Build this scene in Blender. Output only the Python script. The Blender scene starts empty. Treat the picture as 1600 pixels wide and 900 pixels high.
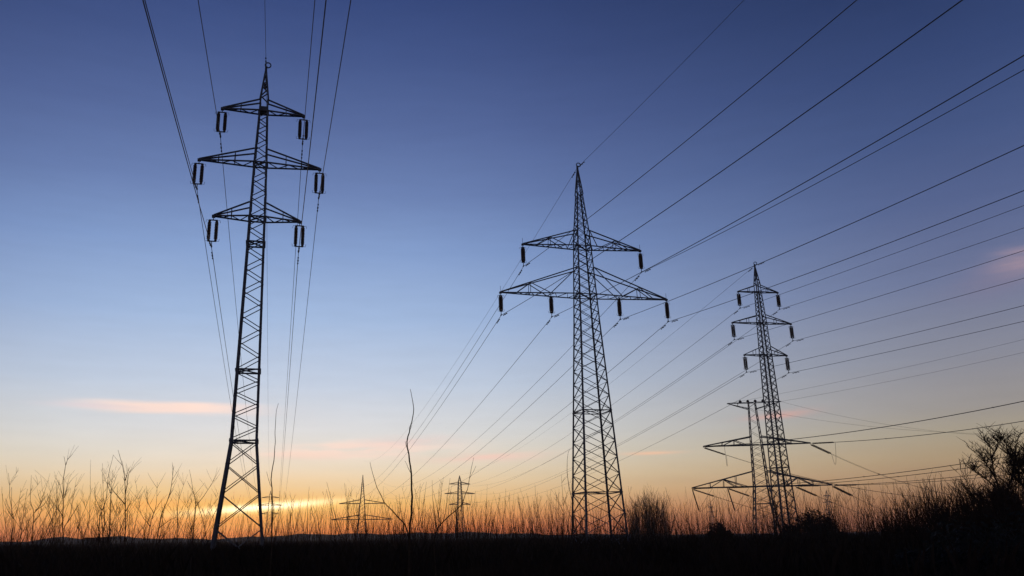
import bpy, math, random
from math import sin, cos, tan, radians, degrees, atan, atan2, asin, pi, sqrt
from mathutils import Vector, Matrix

C = bpy.context.scene.collection
sc = bpy.context.scene

# ------------------------------------------------------------------ camera
F, CX, CY, ROLL, PITCH, EYE = 1300.0, 710.0, 450.0, radians(0.75), radians(16.6647), Vector((0, 0, 1.7))
cam = bpy.data.cameras.new('camera')
cam_o = bpy.data.objects.new('camera', cam); C.objects.link(cam_o)
cam.sensor_fit = 'HORIZONTAL'; cam.sensor_width = 36.0; cam.lens = F / 1600 * 36
cam.shift_x = (800 - CX) / 1600
cam.clip_start = 0.1; cam.clip_end = 30000
cam_o.location = EYE
cam_o.rotation_euler = (Matrix.Rotation(pi / 2 + PITCH, 3, 'X') @ Matrix.Rotation(-ROLL, 3, 'Z')).to_euler()
sc.camera = cam_o
sc.view_settings.view_transform = 'Standard'; sc.view_settings.look = 'None'
sc.view_settings.exposure = 0.0; sc.view_settings.gamma = 1.0
sc.view_settings.use_curve_mapping = False
sc.cycles.max_bounces = 4; sc.cycles.diffuse_bounces = 2
sc.cycles.volume_bounces = 0

FW = Vector((0, cos(PITCH), sin(PITCH))); UP = Vector((0, -sin(PITCH), cos(PITCH))); RT = Vector((1, 0, 0))
def ray(px, py):
    u = (px - CX) / F; v = (CY - py) / F
    d = FW + RT * (u * cos(ROLL) + v * sin(ROLL)) + UP * (-u * sin(ROLL) + v * cos(ROLL))
    return d / sqrt(d.x * d.x + d.y * d.y)
def at(px, py, D): return EYE + ray(px, py) * D          # a point of the place at horizontal distance D
def ground_at(px, D):
    d = ray(px, 838); return Vector((d.x * D, d.y * D, 0))
def azel(px, py):
    d = ray(px, py); return degrees(atan2(d.x, d.y)), degrees(atan(d.z))

# ------------------------------------------------------------------ sky
SUN_AZ, SUN_EL = -12.0, 1.5
w = bpy.data.worlds.new('World'); sc.world = w; w.use_nodes = True
nt = w.node_tree; nt.nodes.clear()
def nd(t, **k):
    n = nt.nodes.new(t)
    for a, b in k.items(): setattr(n, a, b)
    return n
def link(a, b): nt.links.new(a, b)
def mth(op, a, b=None, c=None, clamp=False):
    n = nd('ShaderNodeMath', operation=op); n.use_clamp = clamp
    for i, v in enumerate((a, b, c)):
        if v is None: continue
        if isinstance(v, (int, float)): n.inputs[i].default_value = v
        else: link(v, n.inputs[i])
    return n.outputs[0]
def lin(c):
    return tuple(((x / 255) / 12.92 if x / 255 < 0.04045 else ((x / 255 + 0.055) / 1.055) ** 2.4) for x in c)
tc = nd('ShaderNodeTexCoord')
sep = nd('ShaderNodeSeparateXYZ'); link(tc.outputs['Generated'], sep.inputs[0])
AZ = mth('MULTIPLY', mth('ARCTAN2', sep.outputs[0], sep.outputs[1]), 180 / pi)
EL = mth('MULTIPLY', mth('ARCSINE', sep.outputs[2]), 180 / pi)
def smooth(v, a, b):
    n = nd('ShaderNodeMapRange', interpolation_type='SMOOTHSTEP'); link(v, n.inputs[0])
    n.inputs[1].default_value = a; n.inputs[2].default_value = b
    return n.outputs[0]
def ramp(stops, top=60.0):
    r = nd('ShaderNodeValToRGB'); e = r.color_ramp.elements
    pts = [(max(0.0, (el + 4) / (top + 4)), c) for el, c in stops]
    e[0].position, e[0].color = pts[0][0], (*lin(pts[0][1]), 1)
    e[1].position, e[1].color = pts[-1][0], (*lin(pts[-1][1]), 1)
    for p, c in pts[1:-1]:
        x = e.new(p); x.color = (*lin(c), 1)
    f = nd('ShaderNodeMapRange'); link(EL, f.inputs[0]); f.inputs[1].default_value = -4; f.inputs[2].default_value = top
    link(f.outputs[0], r.inputs[0])
    return r.outputs[0]
def mix(f, a, b, blend='MIX'):
    n = nd('ShaderNodeMix', data_type='RGBA', blend_type=blend); n.clamp_factor = True
    if isinstance(f, (int, float)): n.inputs[0].default_value = f
    else: link(f, n.inputs[0])
    for i, v in ((6, a), (7, b)):
        if isinstance(v, tuple): n.inputs[i].default_value = (*v, 1)
        else: link(v, n.inputs[i])
    return n.outputs[2]
SUNSIDE = ramp([(-4, (60, 30, 25)), (-0.3, (214, 84, 40)), (0.5, (238, 112, 38)), (1.2, (252, 152, 60)), (2.2, (255, 198, 106)), (3.2, (254, 222, 168)),
                (4.4, (246, 230, 202)), (5.6, (236, 231, 219)), (7, (224, 227, 229)), (10, (196, 211, 231)), (14.5, (162, 188, 225)), (19, (133, 161, 208)),
                (23, (107, 131, 181)), (27.5, (85, 106, 157)), (32, (66, 86, 138)), (36, (51, 70, 122)), (42, (40, 57, 104)), (60, (26, 40, 82))])
MIDSIDE = ramp([(-4, (50, 28, 24)), (-0.3, (186, 94, 60)), (0.7, (206, 118, 72)), (1.6, (230, 158, 98)), (2.8, (240, 198, 142)), (3.8, (238, 213, 172)),
                (5, (230, 219, 197)), (6.6, (216, 217, 214)), (10, (186, 200, 220)), (14.5, (148, 172, 212)), (19, (119, 145, 194)),
                (23, (96, 118, 168)), (27.5, (77, 96, 147)), (32, (60, 78, 128)), (36, (47, 65, 114)), (42, (34, 52, 96)), (60, (24, 38, 78))])
FARSIDE = ramp([(-4, (36, 24, 24)), (-0.3, (124, 74, 56)), (0.7, (144, 92, 62)), (1.6, (164, 114, 74)), (3.0, (180, 143, 104)), (4.2, (181, 157, 122)),
                (5.5, (172, 160, 138)), (7, (158, 152, 148)), (10, (138, 140, 154)), (14.5, (108, 118, 152)), (19, (84, 99, 142)),
                (23, (67, 85, 131)), (27.5, (52, 70, 116)), (32, (40, 57, 100)), (36, (31, 46, 84)), (42, (24, 37, 70)), (60, (18, 28, 58))])
off = mth('ABSOLUTE', mth('SUBTRACT', AZ, SUN_AZ))
sky = mix(smooth(off, 4, 26), SUNSIDE, MIDSIDE)
sky = mix(smooth(off, 12, 47), sky, FARSIDE)
# thin banks of lit cirrus near the sunset
mp = nd('ShaderNodeCombineXYZ'); link(mth('MULTIPLY', AZ, 0.22), mp.inputs[0]); link(mth('MULTIPLY', EL, 1.6), mp.inputs[1])
nz = nd('ShaderNodeTexNoise'); nz.inputs['Scale'].default_value = 1.0; nz.inputs['Detail'].default_value = 5; link(mp.outputs[0], nz.inputs['Vector'])
NOISE = smooth(nz.outputs['Fac'], 0.3, 0.62)
WOB = mth('MULTIPLY', mth('SUBTRACT', nz.outputs['Fac'], 0.5), 1.0)
def streak(col, px, py, hl, ht, colr, strength, noisy=0.7, slope=0.0, power=2.0, wob=0.5, vp=2.0):
    a0, e0 = azel(px, py); wa = abs(azel(px + hl, py)[0] - a0); we = abs(azel(px, py - ht)[1] - e0)
    da = mth('SUBTRACT', AZ, a0)
    de = mth('SUBTRACT', mth('SUBTRACT', mth('SUBTRACT', EL, e0), mth('MULTIPLY', da, slope)), mth('MULTIPLY', WOB, wob))
    q = mth('ADD', mth('POWER', mth('ABSOLUTE', mth('DIVIDE', da, wa)), power), mth('POWER', mth('ABSOLUTE', mth('DIVIDE', de, we)), vp))
    g = mth('EXPONENT', mth('MULTIPLY', q, -1.0))
    g = mth('MULTIPLY', g, mth('ADD', mth('MULTIPLY', NOISE, noisy), 1 - noisy))
    return mix(mth('MULTIPLY', g, strength, clamp=True), col, lin(colr))
sky = streak(sky, 330, 800, 280, 40, (268, 206, 104), 0.6, 0.3, 0, 2)
sky = streak(sky, 215, 795, 150, 16, (280, 190, 84), 0.65, 0.75, 0.02, 2, .6)
sky = streak(sky, 300, 812, 120, 7, (270, 160, 66), 0.6, 0.6, 0.0, 2, .4)
sky = streak(sky, 260, 765, 110, 10, (255, 222, 160), 0.5, 0.7, 0.02)
sky = streak(sky, 400, 795, 125, 9, (300, 250, 140), 1.0, 0.6, 0.05, 2.5, 0.25)
sky = streak(sky, 412, 792, 88, 5, (380, 350, 280), 1.0, 0.05, 0.075, 2.2, 0.15)
sky = streak(sky, 268, 637, 126, 9, (262, 232, 218), 1.0, 0.1, 0.0, 3, 0.45, 3.5)
sky = streak(sky, 150, 634, 70, 4, (232, 216, 222), 0.5, 0.3, 0.0, 2, 0.2)
sky = streak(sky, 560, 705, 130, 13, (262, 230, 214), 0.9, 0.9, 0.02, 2, .8, 3)
sky = streak(sky, 470, 712, 60, 5, (262, 226, 208), 0.7, 0.4, -0.01, 2, .4, 3)
sky = streak(sky, 640, 690, 60, 8, (248, 214, 208), 0.6, 0.6, 0.03)
sky = streak(sky, 760, 715, 85, 7, (255, 214, 198), 0.8, 0.4, 0.02)
sky = streak(sky, 1016, 708, 40, 2.6, (255, 205, 170), 0.9, 0.1, 0.0, 2, 0.1)
sky = streak(sky, 1215, 648, 45, 5, (236, 172, 158), 0.9, 0.4, 0.05)
sky = streak(sky, 1590, 410, 45, 20, (190, 158, 164), 0.75, 0.6, 0.06, 2, 0.8)
sky = streak(sky, 1560, 440, 80, 26, (128, 120, 146), 0.5, 0.5, 0.12, 2, 0.8)
grain = mth('ADD', mth('MULTIPLY', mth('SUBTRACT', nz.outputs['Fac'], 0.5), 0.10), 1.0)
gc = nd('ShaderNodeCombineColor')
for i_ in range(3): link(grain, gc.inputs[i_])
sky = mix(1.0, sky, gc.outputs[0], 'MULTIPLY')
nish = nd('ShaderNodeTexSky', sky_type='NISHITA'); nish.sun_disc = False
nish.sun_elevation = radians(SUN_EL); nish.sun_rotation = radians(SUN_AZ)
sky = mix(0.004, sky, nish.outputs[0], 'ADD')
bg = nd('ShaderNodeBackground'); link(sky, bg.inputs[0]); bg.inputs[1].default_value = 1.0
wo = nd('ShaderNodeOutputWorld'); link(bg.outputs[0], wo.inputs[0])

sl = bpy.data.lights.new('sun', 'SUN'); sl.energy = 0.25; sl.angle = radians(4); sl.color = (1, 0.55, 0.25)
so = bpy.data.objects.new('sun', sl); C.objects.link(so)
d = Vector((sin(radians(SUN_AZ)) * cos(radians(SUN_EL)), cos(radians(SUN_AZ)) * cos(radians(SUN_EL)), sin(radians(SUN_EL))))
so.rotation_euler = d.to_track_quat('Z', 'Y').to_euler(); so.location = d * 100

# ------------------------------------------------------------------ materials
def mat(name, col, rough=0.7, metal=0.0, var=0.35, scale=4.0):
    m = bpy.data.materials.new(name); m.use_nodes = True
    t = m.node_tree; b = t.nodes['Principled BSDF']
    n = t.nodes.new('ShaderNodeTexNoise'); n.inputs['Scale'].default_value = scale; n.inputs['Detail'].default_value = 4
    g = t.nodes.new('ShaderNodeTexCoord'); t.links.new(g.outputs['Object'], n.inputs['Vector'])
    r = t.nodes.new('ShaderNodeValToRGB')
    r.color_ramp.elements[0].position = 0.3; r.color_ramp.elements[1].position = 0.7
    r.color_ramp.elements[0].color = (*[c * (1 - var) for c in col], 1)
    r.color_ramp.elements[1].color = (*[c * (1 + var) for c in col], 1)
    t.links.new(n.outputs['Fac'], r.inputs[0]); t.links.new(r.outputs[0], b.inputs['Base Color'])
    b.inputs['Roughness'].default_value = rough; b.inputs['Metallic'].default_value = metal
    b.inputs['Specular IOR Level'].default_value = 0.2 if rough < .85 else 0.0
    return m
M = dict(
    steel=mat('weathered_steel', (0.085, 0.095, 0.115), 0.6, 0.0, 0.3, 1.5),
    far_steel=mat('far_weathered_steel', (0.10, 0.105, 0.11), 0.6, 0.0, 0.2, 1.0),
    porcelain=mat('brown_porcelain', (0.05, 0.025, 0.02), 0.3, 0.0, 0.2, 5),
    cable=mat('dull_aluminium_cable', (0.07, 0.075, 0.085), 0.5, 0.0, 0.1, 2),
    bark=mat('bark', (0.04, 0.028, 0.02), 0.9, 0, 0.4, 6),
    pale_bark=mat('grey_bark', (0.15, 0.13, 0.10), 0.9, 0, 0.4, 6),
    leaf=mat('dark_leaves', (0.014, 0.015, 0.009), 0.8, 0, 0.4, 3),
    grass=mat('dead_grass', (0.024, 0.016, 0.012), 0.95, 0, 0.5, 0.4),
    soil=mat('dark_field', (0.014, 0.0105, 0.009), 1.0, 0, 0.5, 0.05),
    hill=mat('far_woodland', (0.03, 0.035, 0.04), 1.0, 0, 0.4, 0.005),
    plaster=mat('dark_plaster', (0.10, 0.06, 0.05), 0.9, 0, 0.2, 1),
    roofing=mat('rusty_roof_sheet', (0.09, 0.03, 0.025), 0.8, 0, 0.3, 1),
    concrete=mat('concrete', (0.06, 0.055, 0.05), 0.9, 0, 0.2, 3),
)

# ------------------------------------------------------------------ mesh helpers
class MB:
    def __init__(s): s.v = []; s.f = []
    def prism(s, p, q, poly, u, v):
        b = len(s.v); n = len(poly)
        for c in (p, q):
            for (x, y) in poly: s.v.append(c + u * x + v * y)
        for i in range(n):
            j = (i + 1) % n; s.f.append((b + i, b + j, b + n + j, b + n + i))
        s.f.append(tuple(b + i for i in reversed(range(n)))); s.f.append(tuple(b + n + i for i in range(n)))
    def bar(s, p, q, wd, ht=None):
        p = Vector(p); q = Vector(q); d = q - p
        if d.length < 1e-6: return
        d.normalize(); a = Vector((0, 0, 1)) if abs(d.z) < 0.9 else Vector((1, 0, 0))
        u = d.cross(a).normalized(); v = u.cross(d)
        h = (ht or wd) / 2; k = wd / 2
        s.prism(p, q, [(-k, -h), (k, -h), (k, h), (-k, h)], u, v)
    def angle(s, p, q, u, v, size, th):           # rolled angle section, its heel at the line p-q, flanges along u and v
        p = Vector(p); q = Vector(q)
        s.prism(p, q, [(0, 0), (size, 0), (size, th), (th, th), (th, size), (0, size)], Vector(u), Vector(v))
    def box(s, c, sx, sy, sz):
        c = Vector(c)
        s.prism(c - Vector((0, 0, sz / 2)), c + Vector((0, 0, sz / 2)), [(-sx / 2, -sy / 2), (sx / 2, -sy / 2), (sx / 2, sy / 2), (-sx / 2, sy / 2)], Vector((1, 0, 0)), Vector((0, 1, 0)))
    def tube(s, pts, rad, n=5, cap=True):
        pts = [Vector(p) for p in pts]; m = len(pts); b = len(s.v)
        if not isinstance(rad, (list, tuple)): rad = [rad] * m
        u = None
        for i, p in enumerate(pts):
            d = (pts[min(i + 1, m - 1)] - pts[max(i - 1, 0)]).normalized()
            if u is None:
                a = Vector((0, 0, 1)) if abs(d.z) < 0.9 else Vector((1, 0, 0)); u = d.cross(a).normalized()
            else:
                u = (u - d * u.dot(d)).normalized()
            vv = d.cross(u)
            for k in range(n):
                t = 2 * pi * k / n; s.v.append(p + (u * cos(t) + vv * sin(t)) * rad[i])
        for i in range(m - 1):
            for k in range(n):
                k2 = (k + 1) % n; s.f.append((b + i * n + k, b + i * n + k2, b + (i + 1) * n + k2, b + (i + 1) * n + k))
        if cap:
            s.f.append(tuple(b + k for k in reversed(range(n)))); s.f.append(tuple(b + (m - 1) * n + k for k in range(n)))
    def mesh(s, name, m, smooth_=False):
        me = bpy.data.meshes.new(name); me.from_pydata([tuple(x) for x in s.v], [], s.f); me.materials.append(m)
        if smooth_: me.polygons.foreach_set('use_smooth', [True] * len(me.polygons))
        me.update(); return me
    def build(s, name, m, parent=None, smooth_=False):
        return put(name, s.mesh(name, m, smooth_), parent)
def put(name, me, parent=None, loc=None, rz=None):
    o = bpy.data.objects.new(name, me); C.objects.link(o)
    if parent is not None: o.parent = parent
    if loc is not None: o.location = loc
    if rz is not None: o.rotation_euler = (0, 0, rz)
    return o
def tag(o, label=None, cat=None, group=None, kind=None):
    if label: o['label'] = label
    if cat: o['category'] = cat
    if group: o['group'] = group
    if kind: o['kind'] = kind
    return o
def empty(name, loc, rz=0.0): return put(name, None, None, loc, rz)

# ------------------------------------------------------------------ setting: ground, hills
def hillheight(az):
    px = CX + F * tan(radians(az)) if abs(az) < 50 else 2000
    h = 17 + 5 * sin(az * 0.55 + 1) + 3 * sin(az * 1.7) + 1.2 * sin(az * 4.1)
    h += 9 * math.exp(-((px - 112) / 22) ** 2) + 5 * math.exp(-((px - 190) / 26) ** 2) + 13 * math.exp(-((px - 600) / 120) ** 2)
    return max(1.5, h * (1 - .9 * min(1, max(0, (px - 850) / 200))))
g = MB(); R_ = [0, 12, 25, 40, 60, 90, 140, 220, 400, 800, 1300, 1900, 6500]; NS = 96
rg = random.Random(5)
for r in R_:
    for k in range(NS):
        t = 2 * pi * k / NS
        z = 0 if r in (0,) else rg.uniform(-.06, .06) * (1 if r < 200 else 0)
        g.v.append(Vector((r * cos(t), r * sin(t), z)))
for i in range(len(R_) - 1):
    for k in range(NS):
        k2 = (k + 1) % NS; g.f.append((i * NS + k, (i + 1) * NS + k, (i + 1) * NS + k2, i * NS + k2))
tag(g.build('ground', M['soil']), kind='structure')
hl = MB(); n = 0
azs = [a * 0.4 for a in range(-150, 151)]
for a in azs:
    for (r, k) in ((1150, 0), (1330, 0.75), (1500, 1.0), (1650, 0.5), (1850, -.05)):
        hl.v.append(Vector((r * sin(radians(a)), r * cos(radians(a)), hillheight(a) * .36 * k - 0.3)))
for i in range(len(azs) - 1):
    for j in range(4): hl.f.append((i * 5 + j, (i + 1) * 5 + j, (i + 1) * 5 + j + 1, i * 5 + j + 1))
tag(hl.build('hills', M['hill'], None, True), kind='structure')

# ------------------------------------------------------------------ pylons
INS = 2.1
def rod_mesh(L, r, n=9):
    b = MB(); N = 13; pts = []; rad = []
    for i in range(N):
        z = -L * i / N
        for dz, k in ((0.015, .45), (0.035, 1.0), (0.085, .95), (0.112, .45)):
            pts.append((0, 0, z - dz * L / 1.5)); rad.append(r * k * (.62 + .38 * min(1, 3.2 * sin(pi * (i + .5) / N) ** 1.2)))
    pts.append((0, 0, -L)); rad.append(r * .4)
    b.tube(pts, rad, n); return b.mesh('insulator_rod', M['porcelain'], False)
ROD = rod_mesh(1.45, 0.1)
def insulator(parent, x, z, gap, steel, fat=1.0):
    """double long-rod suspension string hanging from an arm point"""
    b = MB()
    b.bar((x, 0, z + .03), (x, 0, z - .22), .05)
    b.bar((x - gap / 2 - .06, 0, z - .24), (x + gap / 2 + .06, 0, z - .24), .05, .07)
    zb = z - .26 - 1.45
    yk = MB(); yk.bar((x - gap / 2 - .06, 0, zb - .02), (x + gap / 2 + .06, 0, zb - .02), .05, .07)
    for s in (-1, 1):
        b.tube([(x + s * (gap / 2), 0, z - .26), (x + s * (gap / 2 + .2), 0, z - .24), (x + s * (gap / 2 + .24), 0, z - .42)], .014, 4)
        yk.tube([(x + s * (gap / 2), 0, zb), (x + s * (gap / 2 + .2), 0, zb - .02), (x + s * (gap / 2 + .24), 0, zb + .16)], .014, 4)
    o = b.build('insulator_string', M['steel'], parent)
    for s in (-1, 1):
        put('insulator_rod', ROD, o, (x + s * gap / 2, 0, z - .26)).scale = (fat, fat, 1)
    yk.build('yoke_plate', M['steel'], o)
    c = MB(); c.bar((x, 0, zb), (x, 0, z - INS + .06), .05)
    c.tube([(x, -.22, z - INS - .02), (x, -.1, z - INS + .03), (x, .1, z - INS + .03), (x, .22, z - INS - .02)], [.02, .06, .06, .02], 6)
    c.build('suspension_clamp', M['steel'], o)
    return o

def interp(prof, z):
    for (a, ha), (b, hb) in zip(prof, prof[1:]):
        if z <= b: return ha + (hb - ha) * (z - a) / (b - a)
    return prof[-1][1]
def corner(prof, i, z):
    sx, sy = ((-1, -1), (1, -1), (1, 1), (-1, 1))[i]; h = interp(prof, z)
    return Vector((sx * h, sy * h, z))

def pylon(name, loc, psi, prof, panels, arms, diaph, legw, brw, peak, steel, detail=True, flat_top=False, gap=0.5, zoff=0):
    """prof: (height, half width); panels: list of (z0, z1, n, style); arms: dicts"""
    root = empty(name, loc, psi)
    top = prof[-1][0]
    for i in range(4):
        sx, sy = ((-1, -1), (1, -1), (1, 1), (-1, 1))[i]
        b = MB()
        zs = [z for z, _ in prof if z <= peak] + ([peak] if peak not in [z for z, _ in prof] else [])
        for a, c in zip(zs, zs[1:]):
            wd = legw * (1 - .45 * a / top)
            if detail: b.angle(corner(prof, i, a), corner(prof, i, c), (-sx, 0, 0), (0, -sy, 0), wd, wd * .16)
            else: b.bar(corner(prof, i, a), corner(prof, i, c), wd)
        lg = b.build('leg', steel, root)
        f = MB(); p = corner(prof, i, 0); f.box(p + Vector((0, 0, -.2)), .5, .5, .5)
        f.build('footing', M['concrete'], lg)
    br = MB()
    for (z0, z1, n, style) in panels:
        # panel heights follow the width, so that the lattice gets finer towards the top
        hs = [interp(prof, z0 + (z1 - z0) * (k + .5) / n) for k in range(n)]; tot = sum(hs); z = z0
        for k in range(n):
            zn = z + (z1 - z0) * hs[k] / tot
            for fce in range(4):
                a, c = fce, (fce + 1) % 4
                # opposite faces carry the same slope as seen through the tower
                if fce in (2, 3): a, c = c, a
                A0, A1, C0, C1 = corner(prof, a, z), corner(prof, a, zn), corner(prof, c, z), corner(prof, c, zn)
                inn = Vector((A0.x + C0.x, A0.y + C0.y, 0)).normalized() * -brw * .6
                wdt = brw * (1 - .3 * z / top)
                if style == 'X' or (style == 'Z' and k % 2 == 0): br.bar(A0 + inn, C1 + inn, wdt, wdt * .5)
                if style == 'X' or (style == 'Z' and k % 2 == 1): br.bar(C0 + inn * 2, A1 + inn * 2, wdt, wdt * .5)
            z = zn
    br.build('lattice_bracing', steel, root)
    if diaph:
        for z in diaph:
            b = MB()
            for i in range(4): b.bar(corner(prof, i, z), corner(prof, (i + 1) % 4, z), brw * .9)
            b.bar(corner(prof, 0, z), corner(prof, 2, z), brw * .7); b.bar(corner(prof, 1, z) + Vector((0, 0, .05)), corner(prof, 3, z) + Vector((0, 0, .05)), brw * .7)
            if detail and z < 9:
                for i in range(4):
                    k = .95
                    p = corner(prof, i, z); b.box(Vector((p.x * .93, p.y * .93, p.z)), legw * k, legw * k, .26 * k)
            b.build('horizontal_frame', steel, root)
    for A in arms:
        z, rise = A['z'], A['rise']
        for a in A['a']:
            s = 1 if a > 0 else -1; b = MB(); cw = A.get('w', .088)
            tip = Vector((a, 0, z)); ci = (1, 2) if s > 0 else (0, 3)
            lo = [corner(prof, i, z) for i in ci]; hi = [corner(prof, i, z + rise) for i in ci]
            tl = [tip + Vector((0, y, 0)) for y in (-.05, .05)]
            drop = A.get('under', 0)
            if drop:   # flat top chord, lower chord rising to the tip
                lo = [corner(prof, i, z - drop) for i in ci]; hi = [corner(prof, i, z) for i in ci]
            for k in (0, 1):
                b.bar(lo[k], tl[k], cw); b.bar(hi[k], tl[k] + Vector((0, 0, .06)), cw)
            N = A.get('n', 5)
            for k in range(N):                                     # lacing of the lower face
                t0, t1 = k / N, (k + 1) / N
                p = lo[k % 2].lerp(tl[k % 2], t0); q = lo[(k + 1) % 2].lerp(tl[(k + 1) % 2], t1)
                b.bar(p, q, cw * .55)
            for t in A.get('posts', (.5,)):
                for k in (0, 1):
                    b.bar(lo[k].lerp(tl[k], t), hi[k].lerp(tl[k], t), cw * .5)
                b.bar(lo[0].lerp(tl[0], t), lo[1].lerp(tl[1], t), cw * .55); b.bar(hi[0].lerp(tl[0], t), hi[1].lerp(tl[1], t), cw * .55)
            if 'ties' in A:                                         # diagonals that meet at the inner hanging point
                for ti, th in A['ties']:
                    for k in (0, 1): b.bar(lo[k].lerp(tl[k], ti), hi[k].lerp(tl[k], th), cw * .7)
            b.box(tip + Vector((0, 0, -.02)), .22, .22, .16)
            if A.get('spike'): b.bar(tip, tip + Vector((0, 0, .62)), .025)
            b.build('crossarm', steel, root)
            for h in A.get('hang', (1.0,)):
                if A.get('susp', True): insulator(root, a * h, z - .05 if h == 1.0 else z - .02, gap, steel, 1.3 if gap > .4 else 1.4)
    b = MB()
    if not flat_top:
        for i in range(4): b.bar(corner(prof, i, peak), Vector((0, 0, top)), legw * .55)
        b.box((0, 0, top - .1), .16, .16, .3)
        k = 5; hw0 = interp(prof, peak)
        for j in range(k):
            t0, t1 = j / k, (j + .9) / k
            for fce in range(4):
                a, c = fce, (fce + 1) % 4
                if (j + fce) % 2: a, c = c, a
                T = Vector((0, 0, top))
                b.bar(corner(prof, a, peak).lerp(T, t0), corner(prof, c, peak).lerp(T, t1), brw * .7)
        pk = b.build('earth_wire_peak', steel, root)
        if detail:
            r = MB(); r.tube([(.12 + .2 * cos(t * pi / 7), 0, top + .17 + .2 * sin(t * pi / 7)) for t in range(15)], .045, 6)
            r.build('lifting_ring', steel, pk)
    return root

def V3(p, psi, a, z): return Vector((p[0] + a * cos(psi), p[1] + a * sin(psi), z))
PA = (-13.225, 52.330); psA = radians(13.0)
PB = (12.075, 73.992); psB = radians(11.5)
PC = (37.738, 99.421); psC = radians(8.5)
PD = (70.96, 199.43); psD = radians(-11)

A = pylon('lattice_pylon', (*PA, 0), psA,
          [(0, 1.67), (7.6, .84), (22.4, .56), (26.4, .475), (30.4, .33), (31.3, .29), (34, .05)],
          [(0, 7.55, 4, 'X'), (7.65, 12, 6, 'Z'), (12, 22.4, 13, 'Z'), (22.4, 26.4, 6, 'Z'), (26.4, 30.3, 7, 'Z')],
          [dict(z=30.4, rise=.85, a=(-2.78, 2.78), posts=(.5,), n=4), dict(z=26.4, rise=1.0, a=(-4.04, 4.04), posts=(.35, .65), n=5), dict(z=22.4, rise=1.0, a=(-2.83, 2.83), posts=(.5,), n=4)],
          [7.55, 12.0, 20.6, 22.4, 26.4, 30.4], .18, .1, 31.3, M['steel'], gap=.46)
tag(A, 'tallest and nearest lattice pylon with three pairs of arms and double insulators', 'pylon', 'lattice pylons')
for z, sx, sz in ((30.55, .5, .42), (32.4, .18, .24)):
    b = MB(); b.box((0, 0, z), sx, sx, sz); b.build('equipment_box', M['steel'], A)
B = pylon('lattice_pylon', (*PB, 0), psB,
          [(0, 1.95), (5.2, 1.68), (12.2, 1.34), (20.6, .94), (25.4, .76), (28.9, .62), (36, .06)],
          [(0, 5.15, 3, 'X'), (5.25, 12.15, 5, 'X'), (12.25, 22.9, 10, 'X'), (22.9, 27.6, 6, 'X'), (27.6, 33, 8, 'X')],
          [dict(z=27.65, rise=1.55, a=(-5.8, 5.8), posts=(.5,), n=9, spike=True, ties=((.12, .0), (.2, .5), (.75, .5))),
           dict(z=22.9, rise=2.6, a=(-8.06, 8.06), posts=(.62,), n=13, spike=True, hang=(1.0, .41), ties=((.36, .0), (.36, .62), (.8, .62)))],
          [5.2, 12.2, 22.9, 27.65], .16, .085, 33.0, M['steel'], gap=.15)
tag(B, 'lattice pylon with two pairs of arms, the lower pair wider, carrying six insulators', 'pylon', 'lattice pylons')
Cc = pylon('lattice_pylon', (*PC, 0), psC,
           [(0, 1.1), (9, .82), (22.4, .56), (26.4, .46), (30.4, .33), (31.2, .29), (34, .05)],
           [(0, 8.95, 7, 'X'), (9.05, 22.4, 15, 'X'), (22.4, 26.4, 6, 'X'), (26.4, 30.3, 7, 'X')],
           [dict(z=30.4, rise=.85, a=(-2.6, 2.6), posts=(.4,), n=4), dict(z=26.4, rise=1.0, a=(-3.82, 3.82), posts=(.4, .7), n=5), dict(z=22.4, rise=1.0, a=(-2.72, 2.72), posts=(.4,), n=4)],
           [9.0, 22.4, 26.4, 30.4], .16, .085, 31.2, M['steel'], gap=.24)
tag(Cc, 'slim three-armed lattice pylon standing in front of the flat-topped pylon', 'pylon', 'lattice pylons')
D = pylon('lattice_pylon', (*PD, 0), psD,
          [(0, 2.95), (12.2, 1.68), (21.7, 1.31), (31.7, .85), (31.9, .84)],
          [(0, 8.2, 4, 'X'), (8.3, 12.0, 2, 'X'), (12.2, 21.6, 6, 'X'), (21.7, 31.6, 7, 'Z')],
          [dict(z=31.7, rise=0, under=1.5, a=(-5.6, 6.6), posts=(.5,), n=6, w=.14, susp=False),
           dict(z=21.7, rise=1.9, a=(-12.15, 12.05), posts=(.35, .6), n=10, w=.22, susp=False, ties=((.1, .35), (.6, .35))),
           dict(z=12.1, rise=3.5, a=(-15.65, 15.55), posts=(.28, .48, .7), n=12, w=.23, susp=False, ties=((.1, .48), (.28, .48), (.7, .48)))],
          [8.2, 12.1, 21.7, 31.69], .28, .14, 31.7, M['steel'], flat_top=True)
tag(D, 'flat-topped strain pylon with slanting insulator strings and hanging jumper loops', 'pylon', 'lattice pylons')
for x in (-2.6, -.85, .85, 2.6):
    b = MB(); b.tube([(x, 0, 31.72), (x, 0, 31.9), (x, 0, 32.15), (x, 0, 32.4)], [.16, .34, .34, .14], 8); b.build('post_insulator', M['porcelain'], D)

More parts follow.
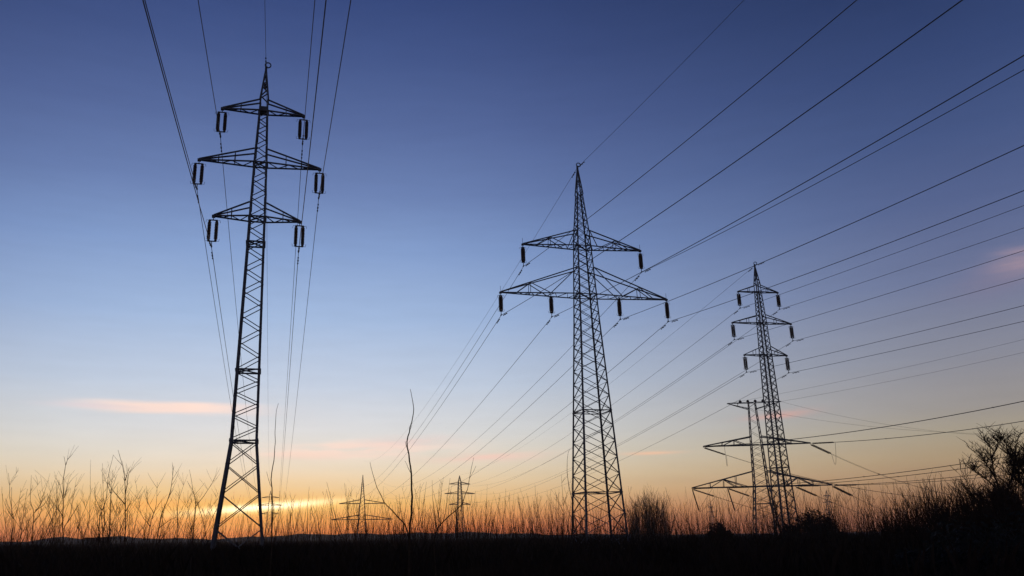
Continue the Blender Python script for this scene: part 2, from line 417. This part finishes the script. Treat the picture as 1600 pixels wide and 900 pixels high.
# far pylons
def far_barrel(px, top_y, H, psi, k, label, w=.3):
    d = ray(px, top_y); D_ = (H - 1.7) / d.z
    o = pylon('lattice_pylon', (d.x * D_, d.y * D_, 0), psi,
              [(0, 2.6), (12, 1.6), (22.4 * H / 34, 1.1), (30.4 * H / 34, .7), (31.2 * H / 34, .6), (H, .1)],
              [(0, 12, 4, 'X'), (12, 22.4 * H / 34, 5, 'X'), (22.4 * H / 34, 30.4 * H / 34, 5, 'X')],
              [dict(z=z * H / 34, rise=1.1, a=(-a * k, a * k), posts=(.5,), n=4, w=w, susp=False) for z, a in ((29.4, 2.78), (24.3, 4.04), (18.6, 2.83))],
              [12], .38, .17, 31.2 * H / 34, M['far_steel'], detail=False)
    tag(o, label, 'pylon', 'distant pylons'); return o, D_
A2, DA2 = far_barrel(423, 767, 34, radians(10.9), 2.1, 'small distant three-armed pylon seen against the brightest glow of the sunset')
C2, DC2 = far_barrel(718, 743, 34, radians(16), 2.1, 'small distant three-armed pylon behind the leaning sapling')
d = ray(567, 742); DB2 = (38 - 1.7) / d.z
B2 = pylon('lattice_pylon', (d.x * DB2, d.y * DB2, 0), radians(4),
           [(0, 3.0), (12.3, 1.9), (21.4, 1.4), (27, .9), (38, .15)],
           [(0, 12.3, 4, 'X'), (12.3, 21.4, 4, 'X'), (21.4, 33, 7, 'X')],
           [dict(z=21.4, rise=2.2, a=(-13.6, 13.6), posts=(.5,), n=6, w=.38, susp=False), dict(z=12.3, rise=2.6, a=(-18.0, 18.0), posts=(.4,), n=8, w=.4, susp=False)],
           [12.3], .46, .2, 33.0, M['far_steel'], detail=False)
tag(B2, 'distant pylon with a pointed top and two very wide arms', 'pylon', 'distant pylons')
far_barrel(1110, 786, 34, radians(30), 1.6, 'tiny distant pylon under the low arm of the flat-topped pylon', .2)
far_barrel(1291, 766, 34, radians(20), 1.3, 'tiny distant pylon rising behind the low dark bush', .2)

# ------------------------------------------------------------------ wires
def catenary(p, q, sag, n=48):
    return [p.lerp(q, t / n) - Vector((0, 0, 4 * sag * (t / n) * (1 - t / n))) for t in range(n + 1)]
def damper_on(wire, pts_dir, p0, dist):
    """a stockbridge damper hanging under the cable at DIST from the clamp"""
    c = p0 + pts_dir * dist; b = MB(); u = pts_dir
    b.bar(c, c - Vector((0, 0, .10)), .05)
    b.tube([c - u * .22 - Vector((0, 0, .12)), c + u * .22 - Vector((0, 0, .12))], .014, 4)
    for s in (-1, 1):
        e = c + u * (.22 * s) - Vector((0, 0, .12)); b.tube([e - u * .09, e - u * .05, e + u * .05, e + u * .09], [.03, .052, .052, .03], 6)
    b.build('vibration_damper', M['steel'], wire)
def conductor(name, label, group, clamp, far, near, sf, sn, r, damp=True):
    b = MB(); f = catenary(clamp, far, sf); nr = catenary(clamp, near, sn)
    b.tube(list(reversed(f)) + nr[1:], r, 5)
    o = tag(b.build(name, M['cable'], None, True), label, 'cable', group)
    if damp:
        for seg in (f, nr):
            u = (seg[1] - seg[0]).normalized()
            a = MB(); a.tube([clamp, clamp + u * .9], r * 1.9, 5)
            damper_on(o, u, clamp, 1.0); damper_on(o, u, clamp, 1.55)
    return o
def line(P, psi, H, pts, near, far, tail, r=.022, re=.016, group=''):
    """near/far: (centre, dz, sag, psi2, armscale)"""
    for key, (a, z, label) in pts.items():
        e = key == 'E'
        c = Vector((P[0], P[1], H - .12)) if e else V3(P, psi, a, z - INS)
        ends = []
        for (ctr, dz, sag, p2, k) in (far, near):
            ends.append((Vector((*ctr, c.z + dz)) if e else V3(ctr, p2, a * k, c.z + dz), sag * (.8 if e else 1)))
        conductor('earth_wire' if e else 'conductor_wire', label + ' ' + tail, group, c, ends[0][0], ends[1][0], ends[0][1], ends[1][1], re if e else r, damp=True)
def behind(P, psi, daz, L):
    az = psi + radians(daz); return (P[0] + sin(az) * L, P[1] - cos(az) * L)
NT, TW = 'facing the two-armed pylon', 'facing away from the two-armed pylon'
line(PA, psA, 34, {
    'E': (0, 0, 'thin earth wire over the peak'),
    'TL': (-2.78, 30.35, 'power cable at the top arm ' + TW + ','), 'TR': (2.78, 30.35, 'power cable at the top arm ' + NT + ','),
    'ML': (-4.04, 26.35, 'power cable at the middle arm ' + TW + ','), 'MR': (4.04, 26.35, 'power cable at the middle arm ' + NT + ','),
    'LL': (-2.83, 22.35, 'power cable at the lowest arm ' + TW + ','), 'LR': (2.83, 22.35, 'power cable at the lowest arm ' + NT + ',')},
    (behind(PA, psA, -.877, 200), .51, 4.45, radians(12.44), 1.0), ((-129.3, 592.9), .56, 10.1, radians(10.9), 2.0), 'of the tallest pylon', group='cables of the tallest pylon')
ST, SB = 'on the tallest pylon side', 'on the flat-topped pylon side'
line(PB, psB, 36, {
    'E': (0, 0, 'thin earth wire over the peak'),
    'UL': (-5.8, 27.6, 'power cable at the upper arm ' + ST), 'UR': (5.8, 27.6, 'power cable at the upper arm ' + SB),
    'LL': (-8.06, 22.85, 'power cable at the lower arm tip ' + ST), 'LR': (8.06, 22.85, 'power cable at the lower arm tip ' + SB),
    'IL': (-3.3, 22.88, 'power cable midway along the lower arm ' + ST), 'IR': (3.3, 22.88, 'power cable midway along the lower arm ' + SB)},
    (behind(PB, psB, 1.436, 199.7), 4.46, 5.97, radians(14.24), 1.0), ((-56.2, 508.3), 10.4, 11.2, radians(6.8), 1.6), 'of the two-armed pylon', group='cables of the two-armed pylon')
SN, SF = 'near the two-armed pylon', 'away from the two-armed pylon'
line(PC, psC, 34, {
    'E': (0, 0, 'thin earth wire over the peak'),
    'TL': (-2.6, 30.35, 'power cable at the top arm end ' + SN), 'TR': (2.6, 30.35, 'power cable at the top arm end ' + SF),
    'ML': (-3.82, 26.35, 'power cable at the middle arm ' + SN), 'MR': (3.82, 26.35, 'power cable at the middle arm ' + SF),
    'LL': (-2.72, 22.35, 'power cable at the lowest arm ' + SN), 'LR': (2.72, 22.35, 'power cable at the lowest arm ' + SF)},
    (behind(PC, psC, 8.453, 200), 2.3, 3.0, radians(10.3), 1.0), ((1.46, 466.6), .35, 6.24, radians(23), 1.9), 'of the slim pylon', group='cables of the slim pylon')

# the strain pylon: slanting strings both ways, twin cables, jumper loops
def strain_span(tipl, far, sag, sl, label, twin=True, n=60):
    """string of insulators + twin cable from an arm point"""
    pts = catenary(tipl, far, sag, n); u = (pts[1] - pts[0]).normalized()
    side = Vector((u.y, -u.x, 0)).normalized()
    inv = D.matrix_world.inverted()
    e = tipl + u * sl
    if sl:
        s = MB()
        for k in (-.32, .32):
            L = sl - .8; N = 16
            p0 = tipl + u * .4 + side * k; pp = []; rr = []
            for i in range(N):
                for f_, rk in ((0, .06), (.3, .17), (.6, .16), (.85, .06)):
                    pp.append(p0 + u * (L * (i + f_) / N)); rr.append(rk)
            s.tube(pp, rr, 7)
        for dd in (.35, sl - .35): s.bar(tipl + u * dd - side * .32, tipl + u * dd + side * .32, .1)
        s.bar(tipl, tipl + u * .35, .08); s.bar(e - u * .35, e, .08)
        s.v = [inv @ v for v in s.v]
        s.build('strain_insulator', M['porcelain'], D)
    b = MB(); tail = [e.lerp(far, t / n) - Vector((0, 0, 4 * sag * (t / n) * (1 - t / n))) for t in range(n + 1)]
    near_ = far.z > tipl.z
    for k in ((-.24, .24) if twin else (0,)):
        b.tube([p + side * k for p in tail], (.036 if near_ else .027) if twin else .02, 4)
    o = tag(b.build('twin_conductor' if twin else 'earth_wire', M['cable'], None, True), label, 'cable', 'cables of the flat-topped pylon')
    if twin:
        for t in (.13, .3, .5, .7):
            p = tail[int(t * n)]; q = MB(); q.bar(p - side * .28, p + side * .28, .12, .16); q.build('spacer', M['steel'], o)
    return e
bpy.context.view_layer.update()
dt = {'ML': (-12.15, 21.6, 'middle arm tip on the willow side'), 'MR': (12.05, 21.6, 'middle arm tip on the dark tree side'),
      'LL': (-15.65, 12.0, 'lowest arm tip on the willow side'), 'LR': (15.55, 12.0, 'lowest arm tip on the dark tree side'),
      'IL': (-7.6, 12.0, 'inner lowest arm on the willow side'), 'IR': (7.6, 12.0, 'inner lowest arm on the dark tree side')}
azn, azw = radians(135.5), radians(89.2)
cn = (PD[0] + 108 * sin(azn), PD[1] + 108 * cos(azn)); cw_ = (PD[0] + 112.5 * sin(azw), PD[1] + 112.5 * cos(azw))
for k, (a, z, lab) in dt.items():
    p = V3(PD, psD, a, z)
    qn = Vector((cn[0] + a * sin(azn - pi / 2), cn[1] + a * cos(azn - pi / 2), z + 11.3))
    qw = Vector((cw_[0] + a * sin(azw - pi / 2), cw_[1] + a * cos(azw - pi / 2), z - 4.5))
    e1 = strain_span(p + Vector((.1, -.2, 0)), qn, 3.55, 5.4, 'twin cable rising from the flat-topped pylon, ' + lab)
    e2 = strain_span(p + Vector((0, .2, -.1)), qw, 10.5, 5.6, 'twin cable sinking from the flat-topped pylon, ' + lab)
    inv = D.matrix_world.inverted()
    j = MB(); low = (e1 + e2) / 2 - Vector((0, 0, 3.6))
    hang = k in ('LL', 'IL')
    if hang:
        low = p + Vector((1.2, 0, -5.3))
        h = MB(); h.tube([inv @ p, inv @ (p + (low - p) * .15), inv @ (p + (low - p) * .9), inv @ low], [.06, .15, .15, .06], 6); h.build('jumper_support', M['porcelain'], D)
    pts = []
    for t in range(13):
        t /= 12; pts.append(inv @ (e1 * (1 - t) ** 2 + (low * 2 - (e1 + e2) / 2) * 2 * t * (1 - t) + e2 * t ** 2))
    j.tube(pts, .035, 4); j.build('jumper_loop', M['cable'], D)
for a, lab in ((-5.6, 'willow'), (6.6, 'dark tree')):
    p = V3(PD, psD, a, 31.7)
    qn = Vector((cn[0] + a * sin(azn - pi / 2), cn[1] + a * cos(azn - pi / 2), 31.7 + 11.3)); qw = Vector((cw_[0] + a * sin(azw - pi / 2), cw_[1] + a * cos(azw - pi / 2), 31.7 - 4.5))
    strain_span(p, qn, 1.6, 0, 'thin earth wire rising from the flat top arm on the %s side' % lab, False)
    strain_span(p, qw, 6, 0, 'thin earth wire sinking from the flat top arm on the %s side' % lab, False)

# ------------------------------------------------------------------ plants
def wander(r, p, d, L, n, jit, curl=0.0):
    pts = [Vector(p)]; d = Vector(d).normalized()
    for _ in range(n):
        d = (d + Vector((r.gauss(0, jit), r.gauss(0, jit), r.gauss(0, jit * .4) + curl))).normalized()
        pts.append(pts[-1] + d * (L / n))
    return pts
def taper(r0, r1, n): return [r0 + (r1 - r0) * i / (n - 1) for i in range(n)]
def whip(seed, H, r0=.024, shoots=4, spread=.35, stems=1):
    """a bare young stem with a few upright side shoots"""
    r = random.Random(seed); b = MB()
    for s in range(stems):
        lean = Vector((r.gauss(0, .12 + .1 * (stems > 1)), r.gauss(0, .12 + .1 * (stems > 1)), 1)); h = H * (1 if s == 0 else r.uniform(.5, .92))
        base = Vector((r.gauss(0, .1), r.gauss(0, .1), 0)) * (stems > 1)
        m = wander(r, base, lean, h, 9, .07, .02); b.tube(m, taper(r0 * (1 if s == 0 else .75), .006, 10), 5)
        for k in range(shoots):
            i = r.randint(2, 8); p = m[i]; t = r.uniform(0, 2 * pi)
            L = h * r.uniform(.15, .42) * (1.2 - i / 12)
            q = wander(r, p, (spread * 1.6 * cos(t), spread * 1.6 * sin(t), 1), L, 5, .09, .05); b.tube(q, taper(r0 * .45 * (1.1 - i / 12), .005, 6), 4, False)
            for _ in range(r.randint(0, 3)):
                j = r.randint(1, 4); t2 = r.uniform(0, 2 * pi)
                q2 = wander(r, q[j], (.6 * cos(t2), .6 * sin(t2), .9), L * r.uniform(.25, .5), 3, .1, .03); b.tube(q2, taper(.007, .004, 4), 3, False)
    return b.mesh('bare_sapling', M['bark'])
WHIPS = [whip(100 + i, 5.0, .025, 3 + i % 4, .25, 1) for i in range(14)]
FORKS = [whip(300 + i, 5.0, .024, 8, .45, 2 + i % 3) for i in range(12)]
rp = random.Random(77)
def scatter(n, x0, x1, y0, y1, d0, d1, protos, label, group, bias=1.25):
    for k in range(n):
        px = x0 + (x1 - x0) * (k + rp.uniform(-.6, 1.6)) / n; Dd = rp.uniform(d0, d1)
        hor = 838 + (800 - px) * .0131
        ty = y1 + (y0 - y1) * rp.random() ** bias * (.72 + .28 * sin(px * .061) * sin(px * .023 + 1))
        H = 1.7 + (hor - ty) * Dd / F
        o = put('bare_sapling', rp.choice(protos), None, ground_at(px, Dd), rp.uniform(0, 2 * pi))
        o.scale = (H / 5 * rp.uniform(.8, 1.1),) * 2 + (H / 5.0,)
        tag(o, label, 'sapling', group)
scatter(52, -10, 350, 738, 805, 38, 70, FORKS, 'one of many similar bare forked saplings in the thicket beside the tallest pylon', 'forked saplings beside the tallest pylon', 1.3)
scatter(36, 424, 545, 745, 808, 45, 80, WHIPS, 'slender bare sapling between the tallest pylon and the wide-armed distant pylon', 'slender saplings by the sunset glow')
scatter(62, 545, 720, 738, 802, 42, 85, WHIPS, 'slender bare sapling in the row around the two wide distant pylons', 'slender saplings round the distant pylons')
scatter(58, 720, 895, 744, 805, 42, 85, WHIPS, 'slender bare sapling in the row before the two-armed pylon', 'slender saplings before the two-armed pylon')
scatter(18, 895, 985, 765, 808, 78, 110, WHIPS, 'slender bare sapling behind the legs of the two-armed pylon', 'slender saplings behind the two-armed pylon')
scatter(48, 985, 1190, 748, 805, 45, 90, WHIPS, 'slender bare sapling between the two-armed pylon and the flat-topped pylon', 'slender saplings round the willow')
scatter(60, 1190, 1450, 744, 803, 45, 90, WHIPS + FORKS[:4], 'bare upright stem in the dense row between the slim pylon and the dark trees', 'stems beside the slim pylon')

def traced(name, label, D_, stems, r0=.03, group=None, twigs=0, m='bark', jitter=.05, cat='sapling', parts=('stem', 'side_branch'), tl=1.0):
    """a sapling with the bends its stem has; stems: polylines of photo points at distance D_, the first one grows from the ground"""
    r = random.Random(len(label) * 7 + int(D_ * 10)); base = ground_at(stems[0][0][0], D_); r0 *= .75 if D_ > 35 else 1; b = MB(); t_ = MB(); sides = []
    for i, s in enumerate(stems):
        pts = [at(x, y, D_ + (r.uniform(-jitter, jitter) if k else 0)) for k, (x, y) in enumerate(s)]
        if i == 0:
            foot = Vector((pts[0].x, pts[0].y, 0)); pts = [foot, foot.lerp(pts[0], .5)] + pts
            dn = []
        # round the polyline
        fine = []
        for k in range(len(pts) - 1):
            p0, p1, p2, p3 = pts[max(k - 1, 0)], pts[k], pts[k + 1], pts[min(k + 2, len(pts) - 1)]
            for q in range(3):
                u = q / 3; fine.append(.5 * ((2 * p1) + (p2 - p0) * u + (2 * p0 - 5 * p1 + 4 * p2 - p3) * u * u + (3 * p1 - p0 - 3 * p2 + p3) * u ** 3) + Vector((r.gauss(0, .006), r.gauss(0, .006), 0)))
        fine.append(pts[-1]); fine = [p - base for p in fine]
        ra = r0 if i == 0 else r0 * .55
        if i == 0: b.tube(fine, taper(ra, ra * .18, len(fine)), 5)
        else:
            sb = MB(); sb.tube(fine, taper(ra, ra * .18, len(fine)), 5); sides.append(sb)
        for _ in range(twigs):
            k = r.randint(len(fine) // 3, len(fine) - 2); a = r.uniform(0, 2 * pi)
            q = wander(r, fine[k], (.8 * cos(a), .8 * sin(a), 1), r.uniform(.25, .9) * D_ / 40 * tl, 4, .1, .04); t_.tube(q, taper(ra * .3, .004, 5), 3, False)
            if cat == 'tree':
                for _ in range(4):
                    a = r.uniform(0, 2 * pi); q2 = wander(r, q[r.randint(1, 3)], (cos(a), sin(a), .8), r.uniform(.2, .6) * tl, 3, .12, .03); t_.tube(q2, taper(.012, .005, 4), 3, False)
    o = put(name, None, None, base); tag(o, label, cat, group)
    b.build(parts[0], M[m], o)
    for sb in sides: sb.build(parts[1], M[m], o)
    if t_.v: t_.build('twigs', M[m], o)
    return o
def cr(pts, s=4.092, ox=0, oy=680): return [(ox + x / s, oy + y / s) for x, y in pts]
traced('tall_sapling', 'tallest bare sapling, its single wavy stem rising beside the wide-armed distant pylon', 20,
       [[(640, 834), (643, 790), (643, 752), (640, 720), (636, 690), (641, 668), (646, 645), (645, 628), (641, 608)]], .030, twigs=3)
traced('leaning_sapling', 'bare sapling bending away from the foot of the tallest wavy sapling', 20.5,
       [[(638, 832), (615, 800), (600, 785), (585, 750), (578, 722)]], .022)
traced('leaning_sapling', 'bare sapling leaning across the distant three-armed pylon', 22,
       [[(680, 834), (703, 805), (720, 790), (730, 765), (735, 740), (740, 715)]], .020, twigs=1)
traced('tall_sapling', 'bare crooked sapling standing close beside the tallest pylon leg', 19,
       [[(425, 838), (426, 790), (423, 750), (428, 720), (430, 690), (431, 650), (435, 630)]], .019, twigs=1)
traced('curved_sapling', 'bare curved sapling brushing the leg of the two-armed pylon', 40,
       [[(897, 830), (895, 790), (889, 760), (886, 735), (887, 712), (890, 702)]], .035)
traced('upright_sapling', 'bare straight rod-like sapling without side branches before the orange glow', 40, [cr([(560, 655), (575, 450), (580, 155)])], .028)
traced('forked_sapling', 'tall bare forked sapling with a splayed tuft at its tip', 40,
       [cr([(403, 690), (400, 540), (405, 400), (405, 290), (420, 190), (408, 135)]), cr([(420, 190), (435, 145)]), cr([(405, 410), (375, 285)]), cr([(412, 400), (440, 280)]), cr([(405, 600), (450, 500), (490, 270)]), cr([(430, 560), (520, 420)]), cr([(402, 520), (345, 430)])], .045, twigs=4)
traced('forked_sapling', 'bare sapling forking low into three spread upright branches', 42,
       [cr([(205, 685), (215, 500), (195, 420), (200, 255)]), cr([(215, 500), (260, 440), (320, 245)]), cr([(225, 480), (300, 420), (368, 240)]), cr([(212, 560), (265, 480), (235, 340)])], .04, twigs=5)
traced('forked_sapling', 'bare sapling with a bent stem and one low side branch, outermost of the thicket', 44,
       [cr([(68, 680), (90, 540), (75, 480), (75, 330)]), cr([(90, 540), (50, 480), (15, 400)]), cr([(95, 520), (120, 440), (132, 340)])], .04, twigs=4)
traced('slanting_sapling', 'tall bare slanting sapling beside the straight rod-like one', 41,
       [cr([(628, 690), (640, 520), (680, 410), (690, 270), (725, 125)]), cr([(650, 480), (610, 400), (603, 330)])], .042, twigs=5)
traced('forked_sapling', 'bare sapling with crossing thin branches, between two taller ones', 43,
       [cr([(695, 690), (705, 440), (715, 350), (750, 250)]), cr([(708, 370), (670, 280), (645, 215)]), cr([(700, 560), (780, 650)])], .036, twigs=5)
traced('forked_sapling', 'bare sapling with a thick dark stem and a long whip-like top', 39,
       [cr([(797, 690), (800, 400), (795, 250), (755, 95)]), cr([(800, 290), (825, 205)]), cr([(798, 440), (720, 350), (690, 300)]), cr([(800, 380), (818, 280), (826, 230)])], .052, twigs=5)
traced('slanting_sapling', 'bare sapling sweeping up and sideways amid the densest thicket', 40,
       [cr([(1000, 690), (1030, 520), (1080, 390), (1100, 290), (1112, 200)]), cr([(1010, 600), (1090, 540), (1150, 520)])], .044, twigs=8)
traced('forked_sapling', 'bare bushy sapling with many fine twigs amid the densest thicket', 43,
       [cr([(940, 690), (970, 540), (1000, 440), (1005, 300)]), cr([(960, 580), (900, 500), (880, 380)]), cr([(985, 500), (940, 420), (945, 340)])], .04, twigs=12)
traced('forked_sapling', 'bare sapling whose long side branch slants towards the tallest pylon', 40,
       [cr([(1230, 690), (1250, 460), (1235, 350), (1210, 220)]), cr([(1252, 455), (1330, 350), (1410, 205)]), cr([(1135, 690), (1135, 460), (1160, 360), (1200, 250)])], .04, twigs=6)
traced('forked_sapling', 'bare branching sapling just before the leg of the two-armed pylon', 44,
       [[(880, 834), (880, 790), (877, 742)], [(880, 800), (868, 770)], [(880, 790), (888, 765)], [(880, 815), (864, 790)]], .035, twigs=6)

def bare_tree(name, label, base, H, seed, lean=(0, 0), r0=.12, depth=5, spread=.55, kids=3, m='bark', low=.25):
    """trunk that forks again and again into fine twigs"""
    r = random.Random(seed); tr = MB(); cn_ = MB()
    def grow(p, d, L, rad, k):
        n = 5 if k < 2 else 4
        pts = wander(r, p, d, L, n, .04 + .03 * k, .03); b = tr if k == 0 else cn_
        b.tube(pts, taper(rad, max(rad * .6, .008) if k < depth else .006, n + 1), 6 if k < 2 else (4 if k < 3 else 3), False)
        if k >= depth: return
        nk = kids + (1 if k < 2 else 0) + r.randint(0, 1)
        for c in range(nk):
            i = n if c == 0 else r.randint(1 if k else max(1, int(n * low)), n)
            dd = (pts[i] - pts[i - 1]).normalized(); t = r.uniform(0, 2 * pi)
            s = spread * r.uniform(.6, 1.3) * (.4 if c == 0 else 1)
            nd_ = (dd + Vector((cos(t) * s, sin(t) * s, r.uniform(-.05, .25) * s + (.14 if k else 0)))).normalized()
            grow(pts[i], nd_, L * r.uniform(.55, .85), max(.009, rad * (.62 if c == 0 else .45)), k + 1)
    grow(Vector((0, 0, -.05)), Vector((lean[0], lean[1], 1)), H * .32, r0, 0)
    o = put(name, None, None, base); tag(o, label, 'tree')
    tr.build('trunk', M[m], o); cn_.build('crown', M[m], o)
    return o
bare_tree('bare_tree', 'large dark bare tree, the densest and tallest, spreading behind the open-limbed one', ground_at(1626, 46), 6.2, 14, (-.0, 0), .17, 6, .5, 3, low=.2)
traced('bare_tree', 'bare dark tree with open spreading limbs reaching over the cable bundle', 50,
       [[(1574, 832), (1570, 805), (1564, 775), (1555, 745), (1549, 715), (1546, 692)], [(1563, 770), (1545, 752), (1530, 742), (1517, 734)], [(1556, 748), (1541, 725), (1531, 706)],
        [(1549, 716), (1557, 700), (1560, 688)], [(1567, 788), (1545, 778), (1512, 771)], [(1567, 790), (1578, 755), (1585, 720), (1588, 680)], [(1579, 752), (1595, 725), (1604, 700)],
        [(1569, 800), (1540, 797), (1505, 792)], [(1584, 722), (1574, 705), (1573, 690)]], .11, twigs=26, cat='tree', parts=('trunk', 'limb'), tl=1.0)
bare_tree('bare_tree', 'bare dark tree with a thick trunk standing between the open-limbed tree and the tallest one', ground_at(1606, 48), 4.3, 35, (.0, 0), .14, 6, .55, 3, low=.1)
bare_tree('bare_tree', 'low bare tree with bushy twigs at the foot of the large dark tree', ground_at(1566, 48), 3.6, 8, (0, 0), .08, 6, .7, 3, low=.1)
def fan_bush(name, label, base, H, W, n, seed, m='bark', lobes=1, twig=2, splay=1.0):
    """many stems fanning from the ground, their tips drawing a rounded outline"""
    r = random.Random(seed); b = MB()
    for k in range(n):
        c = (r.randrange(lobes) - (lobes - 1) / 2) * W / max(lobes, 1); hh = H * (1 - .18 * abs(c) / (W / 2 + .01)) * r.uniform(.62, 1.0)
        a = r.gauss(0, .42 * splay); a2 = r.gauss(0, .4); wl = W / lobes
        hh *= cos(min(abs(a), 1.2)) ** .7
        foot = Vector((c * .75 + r.gauss(0, .25), r.gauss(0, .35), 0))
        p = wander(r, foot, (a * wl / H * 1.1, a2 * .4, 1), hh, 7, .06, .01); b.tube(p, taper(.03, .008, 8), 3, False)
        for _ in range(twig):
            j = r.randint(2, 6); t = r.uniform(0, 2 * pi)
            q = wander(r, p[j], (.5 * splay * cos(t), .5 * splay * sin(t), 1), hh * r.uniform(.15, .3), 3, .1); b.tube(q, taper(.014, .006, 4), 3, False)
    o = b.build(name, M[m]); o.location = base; return tag(o, label, 'bush')
fan_bush('bare_willow', 'grey bare willow of three rounded tufts standing beyond the two-armed pylon', ground_at(1016, 110), 7.6, 7.0, 230, 3, 'pale_bark', 3, 7, 1.4)
fan_bush('bare_bush', 'bare reddish bush fanning out where the cable bundle meets the dark trees', ground_at(1470, 58), 4.9, 3.6, 120, 6, 'bark', 1, 3)
fan_bush('bare_bush', 'bare thick bush under the open-limbed dark tree', ground_at(1505, 52), 4.0, 3.4, 150, 9, 'bark', 2, 3)
fan_bush('bare_bush', 'bare tangled bush filling the foot of the largest dark tree', ground_at(1580, 42), 3.9, 4.6, 330, 12, 'bark', 3, 4)
fan_bush('bare_bush', 'thin bare bush third in the row of bushes before the dark trees', ground_at(1440, 60), 4.4, 3.4, 90, 16, 'bark', 1, 3)
fan_bush('bare_bush', 'low dense bare bush nearest the slim pylon in the row of bushes', ground_at(1400, 62), 3.5, 3.4, 130, 17, 'bark', 1, 3)
fan_bush('bare_bush', 'tall bare bush just before the trunk of the open-limbed dark tree', ground_at(1535, 50), 4.5, 3.6, 170, 19, 'bark', 2, 3)
def leafy(name, label, base, W, H, n, seed):
    r = random.Random(seed); b = MB()
    cl = [(Vector((r.uniform(-.5, .5) * W, r.uniform(-.3, .3) * W, 0)), r.uniform(.55, 1)) for _ in range(9)]
    for _ in range(n):
        c, k = r.choice(cl); k *= 1 - .5 * (abs(c.x) / (W * .5)) ** 2
        t = r.uniform(0, 2 * pi); ph = r.uniform(.02, 1); rr = W * .22 * r.random() ** .4
        p = c + Vector((cos(t) * rr * sqrt(1 - ph * ph * .8), sin(t) * rr, H * k * ph * r.uniform(.7, 1)))
        s = r.uniform(.07, .16); u = Vector((r.gauss(0, 1), r.gauss(0, 1), r.gauss(0, 1))).normalized(); v = u.orthogonal().normalized()
        i = len(b.v); b.v += [p - u * s, p + v * s * .5, p + u * s, p - v * s * .5]; b.f.append((i, i + 1, i + 2, i + 3))
    for c, k in cl:
        for _ in range(5): b.tube(wander(r, c, (r.gauss(0, .3), r.gauss(0, .3), 1), H * k * .9, 4, .1), taper(.03, .008, 5), 3, False)
    o = b.build(name, M['leaf']); o.location = base; return tag(o, label, 'bush')
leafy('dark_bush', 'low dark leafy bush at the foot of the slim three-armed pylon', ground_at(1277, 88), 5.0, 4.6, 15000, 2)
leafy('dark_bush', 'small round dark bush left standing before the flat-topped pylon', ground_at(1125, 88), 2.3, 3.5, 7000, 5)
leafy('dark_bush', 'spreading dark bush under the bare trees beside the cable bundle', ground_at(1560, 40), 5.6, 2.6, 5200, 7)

# uncountable growth: low twigs along the field edge, dead grass in front
r = random.Random(31); b = MB()
for k in range(9500):
    px = r.uniform(-40, 1660); Dd = r.uniform(45, 130)
    if px < 560 and r.random() < .45: continue
    p = ground_at(px, Dd); hm = r.uniform(.5, 1.0) if px < 350 else r.uniform(.6, 1.45)
    if px > 1230: hm *= 1 + .1 * (px - 1230) / 370
    h = (1.7 + r.random() ** 1.9 * 2.5 * Dd / 75) * hm
    pts = wander(r, p, (r.gauss(0, .16), r.gauss(0, .16), 1), h, 4, .07, .02); b.tube(pts, taper(.015, .005, 5), 3, False)
    if r.random() < .5:
        q = wander(r, pts[2], (r.gauss(0, .5), r.gauss(0, .5), 1), h * .35, 2, .08); b.tube(q, taper(.009, .005, 3), 3, False)
tag(b.build('undergrowth', M['bark']), 'low tangle of dark twigs along the far edge of the field', 'undergrowth', kind='stuff')
b = MB()
for k in range(70000):
    tall = k >= 42000; Dd = r.uniform(36, 100) if tall else 24 + 130 * r.random() ** 1.7; a = radians(r.uniform(-33, 40))
    if k >= 64000: Dd = r.uniform(40, 50); a = radians(r.gauss(-14.5, 2.4))
    p = Vector((Dd * sin(a), Dd * cos(a), -.03))
    h = (r.uniform(.8, 1.62) if tall else r.uniform(.25, .75)) * (1 + (.14 if tall else .5) * sin(p.x * .35) * cos(p.y * .21)); t = r.uniform(0, pi); w_ = r.uniform(.012, .03) * (1.5 if tall else 1)
    u = Vector((cos(t), sin(t), 0)) * w_; l = Vector((r.gauss(0, .22), r.gauss(0, .22), 0)) * h
    i = len(b.v); b.v += [p - u, p + u, p + l * .4 + u * .7 + Vector((0, 0, h * .6)), p + l + Vector((0, 0, h))]
    b.f += [(i, i + 1, i + 2), (i, i + 2, i + 3)]
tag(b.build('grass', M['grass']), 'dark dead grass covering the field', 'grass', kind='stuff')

# ------------------------------------------------------------------ low building by the horizon
o = empty('flat_roofed_shed', ground_at(155, 380), radians(22)); tag(o, 'low flat-roofed shed far off at the foot of the hills', 'building')
b = MB(); b.box((0, 0, 1.3), 8.6, 6, 2.6); b.build('wall', M['plaster'], o)
b = MB(); b.box((0, 0, 3.0), 10.2, 7.5, .75); b.build('roof', M['roofing'], o)

# ------------------------------------------------------------------ air
HAZE = 0.00016
if HAZE:
    b = MB(); b.box((0, 850, 59), 3900, 2300, 122)
    hm_ = bpy.data.materials.new('haze'); hm_.use_nodes = True; t = hm_.node_tree; t.nodes.clear()
    pv = t.nodes.new('ShaderNodeVolumePrincipled'); pv.inputs['Density'].default_value = HAZE; pv.inputs['Anisotropy'].default_value = .65; pv.inputs['Color'].default_value = (.8, .85, .95, 1)
    out = t.nodes.new('ShaderNodeOutputMaterial'); t.links.new(pv.outputs[0], out.inputs['Volume'])
    tag(b.build('haze', hm_), 'thin evening haze over the field', 'haze', kind='stuff')
